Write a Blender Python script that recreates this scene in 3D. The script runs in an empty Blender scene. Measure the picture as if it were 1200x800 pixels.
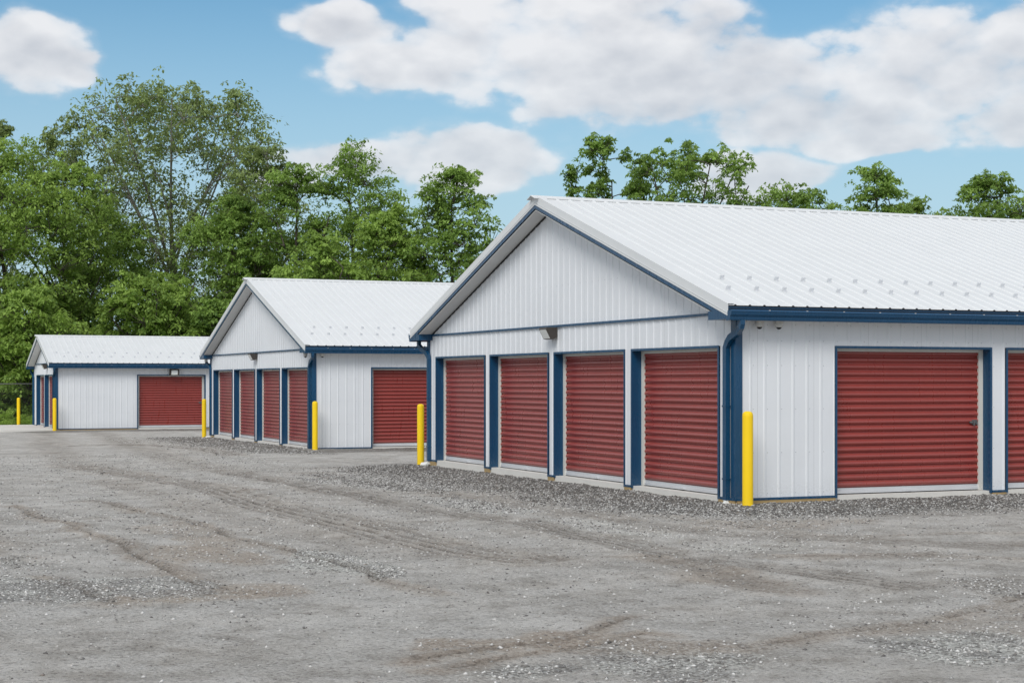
import bpy, math, random
import numpy as np
from mathutils import Vector
random.seed(7); RNG = np.random.default_rng(11)
SC = bpy.context.scene
COL = SC.collection
R9 = 0.2286                       # nine-inch rib spacing of the sheet metal

# ------------------------------------------------------------------ camera
TH = 1.16779
CAM = np.array([-11.4475, -19.044, 1.59847])
FWD = np.array([math.cos(TH), math.sin(TH)]); RGT = np.array([math.sin(TH), -math.cos(TH)])
cd = bpy.data.cameras.new('camera'); cam = bpy.data.objects.new('camera', cd); COL.objects.link(cam)
cd.sensor_width = 36; cd.lens = 56.635; cd.shift_y = 0.0391; cd.clip_end = 2000
cam.location = CAM.tolist(); cam.rotation_euler = (math.pi/2, 0, TH - math.pi/2)
SC.camera = cam
SC.view_settings.view_transform = 'Standard'; SC.view_settings.look = 'None'
SC.view_settings.exposure = 0.63; SC.view_settings.gamma = 1.0
try:
    SC.cycles.max_bounces = 6; SC.cycles.transparent_max_bounces = 6; SC.cycles.use_denoising = True
except Exception: pass

# ------------------------------------------------------------------ node helpers
class NT:
    def __init__(s, tree): s.t = tree; s.n = tree.nodes; s.l = tree.links
    def _set(s, sock, v):
        if isinstance(v, bpy.types.NodeSocket): s.l.new(v, sock)
        elif v is not None: sock.default_value = v
    def node(s, kind, **kw):
        nd = s.n.new(kind)
        for k, v in kw.items(): setattr(nd, k, v)
        return nd
    def m(s, op, a, b=None, c=None, clamp=False):
        nd = s.node('ShaderNodeMath', operation=op, use_clamp=clamp)
        s._set(nd.inputs[0], a); s._set(nd.inputs[1], b)
        if c is not None: s._set(nd.inputs[2], c)
        return nd.outputs[0]
    def vm(s, op, a, b=None):
        nd = s.node('ShaderNodeVectorMath', operation=op)
        s._set(nd.inputs[0], a)
        if b is not None: s._set(nd.inputs[1], b)
        return nd.outputs['Value'] if op in ('DOT_PRODUCT', 'LENGTH') else nd.outputs[0]
    def ss(s, v, a, b, lo=0.0, hi=1.0, kind='SMOOTHSTEP'):
        nd = s.node('ShaderNodeMapRange', interpolation_type=kind, clamp=True) if kind == 'LINEAR' else s.node('ShaderNodeMapRange', interpolation_type=kind)
        s._set(nd.inputs[0], v); s._set(nd.inputs[1], a); s._set(nd.inputs[2], b); s._set(nd.inputs[3], lo); s._set(nd.inputs[4], hi)
        return nd.outputs[0]
    def mix(s, f, a, b, blend='MIX'):
        nd = s.node('ShaderNodeMix', data_type='RGBA', blend_type=blend)
        s._set(nd.inputs[0], f)
        s._set(nd.inputs[6], a if isinstance(a, bpy.types.NodeSocket) else (*a, 1))
        s._set(nd.inputs[7], b if isinstance(b, bpy.types.NodeSocket) else (*b, 1))
        return nd.outputs[2]
    def noise(s, vec, scale, detail=3, rough=.5, dist=0.0):
        nd = s.node('ShaderNodeTexNoise')
        if vec is not None: s.l.new(vec, nd.inputs['Vector'])
        nd.inputs['Scale'].default_value = scale; nd.inputs['Detail'].default_value = detail
        nd.inputs['Roughness'].default_value = rough; nd.inputs['Distortion'].default_value = dist
        return nd.outputs['Fac']
    def vor(s, vec, scale, out='Distance', feature='F1'):
        nd = s.node('ShaderNodeTexVoronoi', feature=feature)
        s.l.new(vec, nd.inputs['Vector']); nd.inputs['Scale'].default_value = scale
        return nd.outputs[out]
    def xyz(s, x, y, z):
        nd = s.node('ShaderNodeCombineXYZ')
        s._set(nd.inputs[0], x); s._set(nd.inputs[1], y); s._set(nd.inputs[2], z); return nd.outputs[0]
    def attr(s, name): return s.node('ShaderNodeAttribute', attribute_name=name).outputs['Fac']
    def bump(s, h, strength, dist, normal=None):
        nd = s.node('ShaderNodeBump'); s.l.new(h, nd.inputs['Height'])
        nd.inputs['Strength'].default_value = strength; nd.inputs['Distance'].default_value = dist
        if normal is not None: s.l.new(normal, nd.inputs['Normal'])
        return nd.outputs[0]

# ------------------------------------------------------------------ world: blue sky with fair-weather clouds
SUN_EL = math.radians(42); SUN_AZ = math.radians(229)       # azimuth from +X, counter-clockwise: behind the camera's left shoulder
w = bpy.data.worlds.new("World"); SC.world = w; w.use_nodes = True
N = NT(w.node_tree); N.n.clear()
sky = N.node('ShaderNodeTexSky', sky_type='NISHITA'); sky.sun_disc = False
sky.sun_elevation = SUN_EL; sky.sun_rotation = math.pi/2 - SUN_AZ
sky.air_density = 1.0; sky.dust_density = 0.6; sky.ozone_density = 1.6; sky.altitude = 100
tc = N.node('ShaderNodeTexCoord').outputs['Generated']
dirn = N.vm('NORMALIZE', tc)
dx = N.vm('DOT_PRODUCT', dirn, (float(RGT[0]), float(RGT[1]), 0.0)); dy = N.vm('DOT_PRODUCT', dirn, (float(FWD[0]), float(FWD[1]), 0.0))
sep = N.node('ShaderNodeSeparateXYZ'); N.l.new(dirn, sep.inputs[0]); dz = sep.outputs[2]
az = N.m('ARCTAN2', dx, dy)
el = N.m('ARCSINE', dz)
nco = N.vm('MULTIPLY', dirn, (1.0, 1.0, 1.7))
warp = N.noise(nco, 9.0, 4, .55); warp2 = N.noise(N.vm('ADD', nco, (3.1, 7.7, 1.3)), 9.0, 4, .55)
azw = N.m('ADD', az, N.m('MULTIPLY', N.m('SUBTRACT', warp, .5), .05))
elw = N.m('ADD', el, N.m('MULTIPLY', N.m('SUBTRACT', warp2, .5), .035))
def fbm(vec):
    v = N.node('ShaderNodeTexVoronoi', feature='F1'); N.l.new(vec, v.inputs['Vector'])
    v.inputs['Scale'].default_value = 24.0; v.inputs['Detail'].default_value = 2.0; v.inputs['Roughness'].default_value = .5
    puff = N.m('SUBTRACT', 1.05, N.m('MULTIPLY', v.outputs['Distance'], 1.15))
    return N.m('ADD', N.m('MULTIPLY', N.noise(vec, 12.0, 7, .60), .76), N.m('MULTIPLY', puff, .30))
n1 = fbm(nco); n2 = fbm(N.vm('ADD', nco, (0.0, 0.0, 0.022)))
CL = [(40,82,82,46),(95,90,45,26),(395,35,85,30),(480,75,120,42),(590,60,150,66),(720,70,170,92),(850,105,150,62),
      (930,145,130,42),(1090,90,140,82),(1190,60,110,50),(1170,160,80,30),(545,190,92,46),(395,190,100,26),(650,12,190,34),
      (885,212,82,36),(1000,172,110,22),(1310,120,150,80),(-140,150,120,40),(1420,190,120,30),(330,215,70,18)]
K = 1888.0
field = None
for (px, py, rx, ry) in CL:
    a = (px-600)/K; e = (447-py)/K
    qa = N.m('MULTIPLY', N.m('SUBTRACT', azw, a), K/rx); qe = N.m('MULTIPLY', N.m('SUBTRACT', elw, e), K/ry)
    v = N.m('SUBTRACT', 1.0, N.m('ADD', N.m('MULTIPLY', qa, qa), N.m('MULTIPLY', qe, qe)))
    field = v if field is None else N.m('SMOOTH_MAX', field, v, .35)
field = N.m('MAXIMUM', field, -1.0)
# unseen rest of the dome carries broken cloud, cover increased to raise ambient light
gen = N.m('MULTIPLY', N.m('SUBTRACT', N.noise(nco, 3.0, 3, .5), .38), 6.0)
gate = N.m('MAXIMUM', N.ss(N.m('ABSOLUTE', az), .40, .62), N.ss(el, .26, .40))
field = N.mix(gate, field, N.m('MAXIMUM', N.m('MINIMUM', gen, 1.0), -1.0)) if False else N.m('ADD', N.m('MULTIPLY', field, N.m('SUBTRACT', 1.0, gate)), N.m('MULTIPLY', N.m('MAXIMUM', N.m('MINIMUM', gen, 1.0), -1.0), gate))
dens = N.m('ADD', N.m('ADD', N.m('MULTIPLY', field, .50), .055), N.m('MULTIPLY', N.m('SUBTRACT', n1, .5), 1.25))
alpha = N.m('ADD', N.m('MULTIPLY', N.ss(dens, -.05, .13), .55), N.m('MULTIPLY', N.ss(dens, -.22, .34), .45))
thick = N.ss(dens, .05, .62)
emb = N.m('MULTIPLY', N.m('SUBTRACT', n1, n2), 1.7)
big = N.noise(N.vm('ADD', nco, (1.0, 2.0, 5.0)), 7.0, 4, .5)
lit = N.m('ADD', N.m('ADD', .78, emb), N.m('MULTIPLY', N.m('SUBTRACT', big, .5), 1.7))
lit = N.m('SUBTRACT', lit, N.m('MULTIPLY', thick, .30), clamp=True)
ccol = N.mix(lit, (.345, .36, .395), (.565, .565, .575))
hz = N.ss(el, 0.03, .29, 1.0, 0.0)
b1 = N.node('ShaderNodeBackground'); b2 = N.node('ShaderNodeBackground')
skyc = N.mix(1.0, sky.outputs[0], (.33, .535, .585), 'MULTIPLY')
skyc = N.mix(N.m('MULTIPLY', hz, .9), skyc, (2.75, 3.6, 4.15))
N.l.new(skyc, b1.inputs[0]); b1.inputs[1].default_value = 0.12
N.l.new(ccol, b2.inputs[0]); b2.inputs[1].default_value = 1.0
mx = N.node('ShaderNodeMixShader'); N.l.new(N.m('MULTIPLY', alpha, N.m('SUBTRACT', .97, N.m('MULTIPLY', hz, .2))), mx.inputs[0])
N.l.new(b1.outputs[0], mx.inputs[1]); N.l.new(b2.outputs[0], mx.inputs[2])
wo = N.node('ShaderNodeOutputWorld'); N.l.new(mx.outputs[0], wo.inputs[0])

sd = bpy.data.lights.new('sun', 'SUN'); sd.energy = 1.5; sd.angle = math.radians(28); sd.color = (1.0, .965, .91)
so = bpy.data.objects.new('sun', sd); COL.objects.link(so)
sdir = Vector((math.cos(SUN_EL)*math.cos(SUN_AZ), math.cos(SUN_EL)*math.sin(SUN_AZ), math.sin(SUN_EL)))
so.rotation_euler = sdir.to_track_quat('Z', 'Y').to_euler()

# ------------------------------------------------------------------ materials
def mat(name, build):
    m = bpy.data.materials.new(name); m.use_nodes = True
    n = NT(m.node_tree); n.n.clear()
    out = n.node('ShaderNodeOutputMaterial'); p = n.node('ShaderNodeBsdfPrincipled')
    n.l.new(p.outputs[0], out.inputs[0]); build(n, p, out); return m
def setp(n, p, **kw):
    for k, v in kw.items():
        k = k.replace('_', ' ')
        s = p.inputs[k]
        if isinstance(v, bpy.types.NodeSocket): n.l.new(v, s)
        elif isinstance(v, tuple) and len(v) == 3: s.default_value = (*v, 1)
        else: s.default_value = v
def paint(name, col, rough=.4, var=.06, grime=0.0, grimecol=(.28,.26,.23), metallic=0.0, spec=.5, bumps=.0):
    def b(n, p, out):
        o = n.node('ShaderNodeTexCoord').outputs['Object']
        f = n.noise(o, 1.3, 4, .6); f2 = n.noise(n.vm('MULTIPLY', o, (9., 9., 1.2)), 1.0, 5, .6)
        c = n.mix(n.ss(f, .3, .7), tuple(x*(1-var) for x in col), tuple(min(1, x*(1+var)) for x in col))
        c = n.mix(n.ss(f2, .5, .8, 0, var*1.5), c, tuple(x*.72 for x in col))
        if grime:
            sp = n.node('ShaderNodeSeparateXYZ'); n.l.new(o, sp.inputs[0])
            low = n.ss(sp.outputs[2], 0.0, .42, 1.0, 0.0)
            sp_n = n.noise(o, 34, 3, .7)
            c = n.mix(n.m('MULTIPLY', n.m('MULTIPLY', low, low), n.ss(sp_n, .42, .68, 0, grime)), c, grimecol)
        setp(n, p, Base_Color=c, Roughness=n.ss(f2, .2, .9, rough*.85, rough*1.25), Metallic=metallic, Specular_IOR_Level=spec)
        if bumps:
            n.l.new(n.bump(n.noise(n.vm('MULTIPLY', o, (1., 1., 1.)), 3.0, 2, .5), bumps, .02), p.inputs['Normal'])
    return mat(name, b)
M = {}
M['white'] = paint('white_panel_paint', (.715, .735, .765), .42, .02, .22, bumps=.05)
M['roof'] = paint('white_roof_paint', (.665, .68, .685), .45, .015, bumps=.03)
M['soffit'] = paint('soffit_white', (.62, .62, .61), .5, .02)
M['blue'] = paint('blue_trim_paint', (.007, .058, .132), .27, .06, .25, (.18,.17,.16), spec=.45)
M['red'] = paint('red_door_paint', (.275, .044, .036), .30, .05, .35, (.22,.15,.13), spec=.85)
M['galv'] = paint('galvanised_bar', (.64, .655, .68), .32, .05, metallic=.35)
M['steel'] = paint('dull_steel', (.20, .20, .20), .35, .1, metallic=.7)
M['guide'] = paint('door_guide_offwhite', (.66, .65, .61), .45, .04, .3)
M['yellow'] = paint('yellow_bollard_sleeve', (.93, .63, .012), .5, .03, .12, (.5,.42,.2), spec=.3)
M['dark'] = paint('dark_closure_foam', (.018, .018, .02), .8)
M['bronze'] = paint('bronze_lamp_housing', (.05, .042, .036), .45, .05)
M['black'] = paint('black_gloss', (.01, .01, .012), .15, .0)
M['camwhite'] = paint('camera_shell', (.62, .61, .58), .4, .02)
M['pvc'] = paint('white_pvc', (.75, .75, .73), .4, .02)
M['screw'] = paint('painted_screw', (.42, .45, .47), .5, .05)
M['plastic'] = paint('snow_guard_plastic', (.64, .655, .68), .3, .03)
M['chain'] = paint('fence_wire', (.05, .055, .05), .5, .05)
M['post'] = paint('fence_black_post', (.02, .02, .02), .5, .05)
def _glass(n, p, out): setp(n, p, Base_Color=(.78, .80, .78), Roughness=.2, Specular_IOR_Level=.6)
M['lens'] = mat('lamp_lens', _glass)
def _wood(n, p, out):
    o = n.node('ShaderNodeTexCoord').outputs['Object']
    f = n.noise(n.vm('MULTIPLY', o, (1.5, 1.5, 30.)), 1.5, 5, .6)
    c = n.mix(f, (.30, .20, .085), (.46, .34, .17))
    setp(n, p, Base_Color=c, Roughness=.8); n.l.new(n.bump(f, .4, .004), p.inputs['Normal'])
M['wood'] = mat('treated_timber', _wood)
def _conc(n, p, out):
    o = n.node('ShaderNodeTexCoord').outputs['Object']
    f = n.noise(o, 2.5, 6, .65); g = n.noise(o, 60, 3, .6)
    c = n.mix(f, (.58, .565, .53), (.72, .70, .66)); c = n.mix(n.ss(g, .55, .75, 0, .35), c, (.3, .28, .25))
    setp(n, p, Base_Color=c, Roughness=.85); n.l.new(n.bump(g, .3, .004), p.inputs['Normal'])
M['concrete'] = mat('concrete', _conc)
def _ground(n, p, out):
    g = n.node('ShaderNodeNewGeometry').outputs['Position']
    loose = n.m('MAXIMUM', n.attr('loose'), n.ss(n.noise(n.node('ShaderNodeNewGeometry').outputs['Position'], 1.1, 4, .6), .35, .65, .08, .42)); dirt = n.attr('dirt'); damp = n.attr('damp'); pale = n.attr('pale'); grass = n.attr('grass')
    big = n.noise(g, .35, 5, .6); mid = n.noise(g, 2.6, 6, .66); fine = n.noise(g, 26, 6, .72); grit = n.noise(g, 120, 3, .7)
    c = n.mix(n.ss(big, .3, .7), (0.475, 0.445, 0.405), (0.635, 0.615, 0.58))
    c = n.mix(n.ss(mid, .42, .66, 0, .8), c, (0.70, 0.68, 0.645))
    c = n.mix(n.ss(mid, .50, .32, 0, .6), c, (0.29, 0.262, 0.228))
    c = n.mix(n.ss(fine, .48, .36, 0, .8), c, (0.163, 0.149, 0.131))
    c = n.mix(n.ss(fine, .56, .74, 0, .55), c, (0.733, 0.703, 0.649))
    c = n.mix(n.ss(grit, .54, .66, 0, .6), c, (0.750, 0.712, 0.649))
    c = n.mix(n.ss(grit, .46, .34, 0, .6), c, (0.142, 0.131, 0.118))
    dm = n.m('MULTIPLY', dirt, n.ss(n.noise(g, 5.0, 5, .65), .24, .50))
    c = n.mix(n.m('MULTIPLY', dm, .9), c, n.mix(n.ss(fine, .3, .7), (0.27, 0.205, 0.155), (0.56, 0.475, 0.385)))
    # loose stone seen as cells
    v1 = n.node('ShaderNodeTexVoronoi'); n.l.new(g, v1.inputs['Vector']); v1.inputs['Scale'].default_value = 42
    sc_ = n.node('ShaderNodeSeparateColor'); n.l.new(v1.outputs['Color'], sc_.inputs[0])
    cell = sc_.outputs[0]
    stone = n.mix(cell, (0.20, 0.192, 0.180), (0.70, 0.69, 0.66)); stone = n.mix(n.ss(cell, .9, .93), stone, (0.750, 0.750, 0.750))
    stone = n.mix(n.ss(v1.outputs['Distance'], .38, .66, 0, .6), stone, (0.071, 0.066, 0.059))
    c = n.mix(n.m('MULTIPLY', loose, .85), c, stone)
    c = n.mix(n.m('MULTIPLY', pale, n.ss(cell, .15, .7, .1, .95)), c, (0.750, 0.750, 0.696))
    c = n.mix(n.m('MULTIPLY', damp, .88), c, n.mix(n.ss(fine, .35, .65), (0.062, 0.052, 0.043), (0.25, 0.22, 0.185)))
    gr = n.mix(n.noise(g, 6, 5, .7), (0.050, 0.083, 0.016), (0.170, 0.248, 0.046))
    c = n.mix(grass, c, gr)
    setp(n, p, Base_Color=c, Roughness=.92, Specular_IOR_Level=.2)
    h = n.m('ADD', n.m('MULTIPLY', fine, 1.0), n.m('MULTIPLY', grit, .35))
    h = n.m('SUBTRACT', h, n.m('MULTIPLY', n.m('MULTIPLY', v1.outputs['Distance'], loose), 1.0))
    n.l.new(n.bump(h, 1.0, .035, n.bump(mid, .7, .10)), p.inputs['Normal'])
M['ground'] = mat('gravel_yard', _ground)
def _stone(n, p, out):
    t = n.attr('tint'); g = n.node('ShaderNodeNewGeometry').outputs['Position']
    c = n.mix(t, (.10, .095, .09), (.68, .67, .65))
    c = n.mix(n.ss(n.noise(g, 14, 2, .5), .58, .75, 0, .5), c, (.30, .24, .19))
    setp(n, p, Base_Color=c, Roughness=.9, Specular_IOR_Level=.2)
M['stone'] = mat('crushed_stone', _stone)
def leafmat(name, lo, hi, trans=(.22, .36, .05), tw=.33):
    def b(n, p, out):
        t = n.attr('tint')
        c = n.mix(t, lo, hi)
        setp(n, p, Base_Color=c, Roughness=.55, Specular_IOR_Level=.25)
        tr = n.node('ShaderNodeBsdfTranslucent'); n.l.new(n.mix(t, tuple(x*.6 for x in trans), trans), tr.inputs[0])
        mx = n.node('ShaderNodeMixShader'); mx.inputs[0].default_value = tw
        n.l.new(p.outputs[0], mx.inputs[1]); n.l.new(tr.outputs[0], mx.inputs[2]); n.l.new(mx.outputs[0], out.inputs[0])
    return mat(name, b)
M['leaf'] = leafmat('leaf_bright', (.092, .168, .034), (.370, .520, .120), (.48,.66,.14), .44)
M['leaf_mid'] = leafmat('leaf_mid', (.078, .146, .032), (.310, .460, .108), (.42, .60, .13), .44)
M['leaf_olive'] = leafmat('leaf_olive', (.13, .175, .06), (.33, .43, .155), (.40, .50, .18), .42)
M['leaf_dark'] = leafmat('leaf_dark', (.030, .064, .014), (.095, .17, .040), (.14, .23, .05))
def _bark(base, spots):
    def b(n, p, out):
        g = n.node('ShaderNodeNewGeometry').outputs['Position']
        f = n.noise(n.vm('MULTIPLY', g, (1., 1., .35)), 6, 5, .65)
        c = n.mix(n.ss(f, .35, .65), tuple(x*.55 for x in base), base); c = n.mix(n.ss(f, .55, .62, 0, .8), c, spots)
        setp(n, p, Base_Color=c, Roughness=.9); n.l.new(n.bump(f, .5, .03), p.inputs['Normal'])
    return b
M['bark'] = mat('dark_bark', _bark((.085, .07, .055), (.11, .10, .085)))
M['bark_pale'] = mat('pale_bark', _bark((.26, .25, .21), (.42, .41, .37)))

# ------------------------------------------------------------------ object helpers
def tag(o, label=None, cat=None, group=None, kind=None):
    if label: o['label'] = label
    if cat: o['category'] = cat
    if group: o['group'] = group
    if kind: o['kind'] = kind
    return o
def empty(name, loc, rz=0.0):
    o = bpy.data.objects.new(name, None); COL.objects.link(o); o.location = loc; o.rotation_euler = (0, 0, rz)
    o.empty_display_size = .3; return o
class MB:
    """collects faces, builds ONE mesh object"""
    def __init__(s): s.v = []; s.f = []
    def add(s, vs, fs):
        b = len(s.v); s.v += [tuple(p) for p in vs]; s.f += [tuple(i+b for i in f) for f in fs]; return s
    def box(s, x0, x1, y0, y1, z0, z1):
        return s.add([(x0,y0,z0),(x1,y0,z0),(x1,y1,z0),(x0,y1,z0),(x0,y0,z1),(x1,y0,z1),(x1,y1,z1),(x0,y1,z1)],
                     [(0,3,2,1),(4,5,6,7),(0,1,5,4),(1,2,6,5),(2,3,7,6),(3,0,4,7)])
    def prism(s, prof, axis, a, b, closed=True, caps=True):
        """prof: list of 2D points (in the two other axes, order y,z / x,z / x,y), swept from a to b along axis"""
        def P(q, t): return (t, q[0], q[1]) if axis == 'x' else (q[0], t, q[1]) if axis == 'y' else (q[0], q[1], t)
        n = len(prof); vs = [P(q, a) for q in prof] + [P(q, b) for q in prof]
        fs = [(i, (i+1) % n, (i+1) % n + n, i+n) for i in range(n if closed else n-1)]
        if caps and closed: fs += [tuple(range(n-1, -1, -1)), tuple(range(n, 2*n))]
        return s.add(vs, fs)
    def sweep(s, path, prof_at, caps=True):
        """prof_at(k) -> list of 3D points round path point k"""
        rings = [prof_at(k) for k in range(len(path))]; n = len(rings[0]); b = len(s.v)
        for r in rings: s.v += [tuple(p) for p in r]
        for k in range(len(rings)-1):
            for i in range(n):
                j = (i+1) % n; s.f.append((b+k*n+i, b+k*n+j, b+(k+1)*n+j, b+(k+1)*n+i))
        if caps: s.f.append(tuple(b+i for i in range(n-1, -1, -1))); s.f.append(tuple(b+(len(rings)-1)*n+i for i in range(n)))
        return s
    def mesh(s, name, m, smooth=False):
        me = bpy.data.meshes.new(name); me.from_pydata(s.v, [], s.f); me.materials.append(m)
        if smooth: me.polygons.foreach_set('use_smooth', [True]*len(me.polygons))
        me.update(); return me
    def build(s, name, m, parent=None, loc=None, smooth=False):
        return link(name, s.mesh(name, m, smooth), parent, loc)
def link(name, me, parent=None, loc=None, rz=0.0):
    o = bpy.data.objects.new(name, me); COL.objects.link(o)
    if parent is not None: o.parent = parent
    if loc is not None: o.location = loc
    if rz: o.rotation_euler = (0, 0, rz)
    return o
def np_mesh(name, V, F, m, attrs=None, smooth=False):
    me = bpy.data.meshes.new(name); V = np.asarray(V, np.float32); F = np.asarray(F, np.int32); k = F.shape[1]
    me.vertices.add(len(V)); me.vertices.foreach_set('co', V.ravel())
    me.loops.add(F.size); me.loops.foreach_set('vertex_index', F.ravel())
    me.polygons.add(len(F)); me.polygons.foreach_set('loop_start', np.arange(0, F.size, k, dtype=np.int32))
    me.polygons.foreach_set('loop_total', np.full(len(F), k, np.int32))
    if smooth: me.polygons.foreach_set('use_smooth', np.ones(len(F), bool))
    for nm, a in (attrs or {}).items():
        at = me.attributes.new(nm, 'FLOAT', 'POINT'); at.data.foreach_set('value', np.asarray(a, np.float32).ravel())
    me.materials.append(m); me.update(calc_edges=True); return me

# value noise on a lattice
_LAT = RNG.random((256, 256))
def vnoise(x, y):
    xi = np.floor(x).astype(int); yi = np.floor(y).astype(int); fx = x-xi; fy = y-yi
    fx = fx*fx*(3-2*fx); fy = fy*fy*(3-2*fy)
    a = _LAT[xi & 255, yi & 255]; b = _LAT[(xi+1) & 255, yi & 255]; c = _LAT[xi & 255, (yi+1) & 255]; d = _LAT[(xi+1) & 255, (yi+1) & 255]
    return (a*(1-fx)+b*fx)*(1-fy) + (c*(1-fx)+d*fx)*fy
def fb(x, y, o=4):
    s = 0; a = 1; t = 0
    for k in range(o): s = s + a*vnoise(x*2**k+17.3*k, y*2**k+5.1*k); t += a; a *= .5
    return s/t
def sstep(v, a, b):
    t = np.clip((v-a)/(b-a), 0, 1); return t*t*(3-2*t)

# ------------------------------------------------------------------ ground
BLD = [dict(o=(0.0, 0.0, 0.0), L=24.384, W=12.2), dict(o=(.36, 22.0, -.15), L=24.384, W=12.2), dict(o=(-3.16, 45.85, -.245), L=24.384, W=7.1)]
def ground_base(x, y): return -.105 - .0053*np.clip(y, 0, 60) + 0*x
def ground_near(x, y): return (.020+.035*fb(x*1.7, y*1.7))*(1-sstep(bdist(x, y), .25, 1.6))
def bdist(x, y):
    d = np.full(np.shape(x), 1e9)
    for b in BLD:
        ox, oy, _ = b['o']; ddx = np.maximum(np.maximum(ox-x, x-ox-b['L']), 0); ddy = np.maximum(np.maximum(oy-y, y-oy-b['W']), 0)
        d = np.minimum(d, np.hypot(ddx, ddy))
    return d
TRACKS = [  # polyline, half width, depth, darkness, dirt
 ([(-6.6,16),(-5.87,8.93),(-5.6,6.9),(-5.88,3.19),(-5.81,1.43),(-5.72,-.37),(-5.69,-2.46),(-5.66,-4.17),(-5.25,-4.93)],.30,.022,.62,.45),
 ([(-4.3,12),(-3.94,5.44),(-4.13,2.02),(-3.93,-.33),(-3.64,-1.25),(-3.81,-3.05),(-3.8,-4.25),(-3.72,-5.17),(-3.64,-6.17),(-3.2,-8)],.20,.018,.75,.25),
 ([(-9.1,4),(-8.9,1.34),(-8.7,-.08),(-8.62,-2.2),(-8.62,-4.26),(-8.59,-5.62),(-8.27,-6.35)],.055,.020,.75,.9),
 ([(-7.9,4.5),(-7.57,1.76),(-7.35,.22),(-7.31,-1.77),(-7.16,-3.0),(-7.05,-4.71),(-7.06,-5.96),(-6.9,-7)],.05,.020,.7,.7),
 ([(-4.0,12),(-4.12,9.59),(-4.06,7.52),(-4.25,4.45)],.16,.012,.55,.3),
 ([(-8.1,-9.7),(-7.56,-9.57),(-7.04,-9.42),(-6.54,-9.04),(-6.1,-8.7)],.035,.016,.7,1.0),
 ([(-8.0,-10.0),(-7.68,-9.93),(-7.28,-9.83),(-6.91,-9.66),(-6.4,-9.4)],.035,.014,.6,1.0),
 ([(-6.1,-10.1),(-5.28,-9.86),(-4.58,-9.66),(-3.92,-9.49),(-2.77,-8.97),(-1.5,-8.3)],.05,.016,.5,.8),
 ([(-1.6,-1.2),(-1.51,-1.64),(-1.27,-4.2),(.88,-4.72),(4,-5.2)],.09,.012,.5,.4),
 ([(-4.98,28.8),(-3.4,29.5),(-2.2,26.5),(-2.06,25.1),(-2.2,20)],.25,.010,.55,.3),
 ([(-9.8,-4.6),(-9.58,-5.2),(-9.44,-6.55)],.10,.014,.5,1.0),
 ([(-4.0,-5.2),(-4.08,-5.83),(-4.35,-7.73)],.16,.012,.4,.8),
 ([(-3.0,-5.6),(-2.18,-5.83),(-1.31,-6.03),(-.9,-6.79),(1,-7.2)],.08,.012,.6,.6),
 ([(-6.9,10),(-6.75,4),(-6.7,0),(-6.3,-3.2)],.22,.008,.22,.3),
 ([(-2.9,11),(-2.7,5),(-2.55,0),(-2.2,-3.4),(-.6,-5.6),(3,-6.3),(9,-6.6)],.20,.010,.42,.3),
 ([(-10.4,12),(-10.2,4),(-10.0,-3)],.22,.008,.25,.5),
 ([(-3.8,44),(-4.4,38),(-5.4,30),(-6.2,20),(-6.6,16)],.32,.012,.35,.3),
 ([(-1.9,44),(-2.4,38),(-3.2,30),(-3.9,20),(-4.2,12)],.28,.012,.35,.3)]
PATCH = [  # x, y, rx, ry, pale, loose, dirt
 (-9.74,-5.5,.75,1.1,.75,.95,0),(-9.04,-5.6,.55,.95,.35,.9,.25),(-7.01,-4.57,.42,1.2,.65,.9,0),(-7.5,-10.36,.60,.34,.4,.95,.35),
 (-6.9,-10.4,.85,.62,.45,.9,.3),(-4.8,-10.6,.75,.85,.65,.95,.1),(-2.48,-8.53,.45,.9,.1,.8,.6),(-2.3,7.5,1.2,3.6,.25,.8,0),
 (-3.2,1.9,.55,2.2,.3,.55,0),(-7.95,-3.37,.5,1.3,.1,.1,.9),(-2.6,-4.7,.8,.5,.5,.4,.2),(-8.3,-6.2,.6,.6,.1,.3,.9),(-3.0,-2.2,.5,1.6,.45,.3,0),
 (-1.2,-2.6,1.6,.6,0,.2,.5),(6,-4.6,2.2,.7,.35,.3,.1),(-10.5,-3.2,1.0,1.2,.2,.6,.1),(-7.3,-9.4,.7,.45,.05,.3,1.0),(-8.9,-6.3,.75,.45,.15,.3,1.0),(-6.6,-9.9,.8,.35,.1,.5,1.0),(-7.6,-1.0,.5,2.0,.1,.2,.7),(-3.3,-10.0,1.2,.7,.1,.4,.6)]
def pdist(x, y, pl):
    d = np.full(x.shape, 1e9)
    for (ax, ay), (bx, by) in zip(pl[:-1], pl[1:]):
        vx, vy = bx-ax, by-ay; t = np.clip(((x-ax)*vx+(y-ay)*vy)/(vx*vx+vy*vy), 0, 1); d = np.minimum(d, np.hypot(x-ax-t*vx, y-ay-t*vy))
    return d
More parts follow.
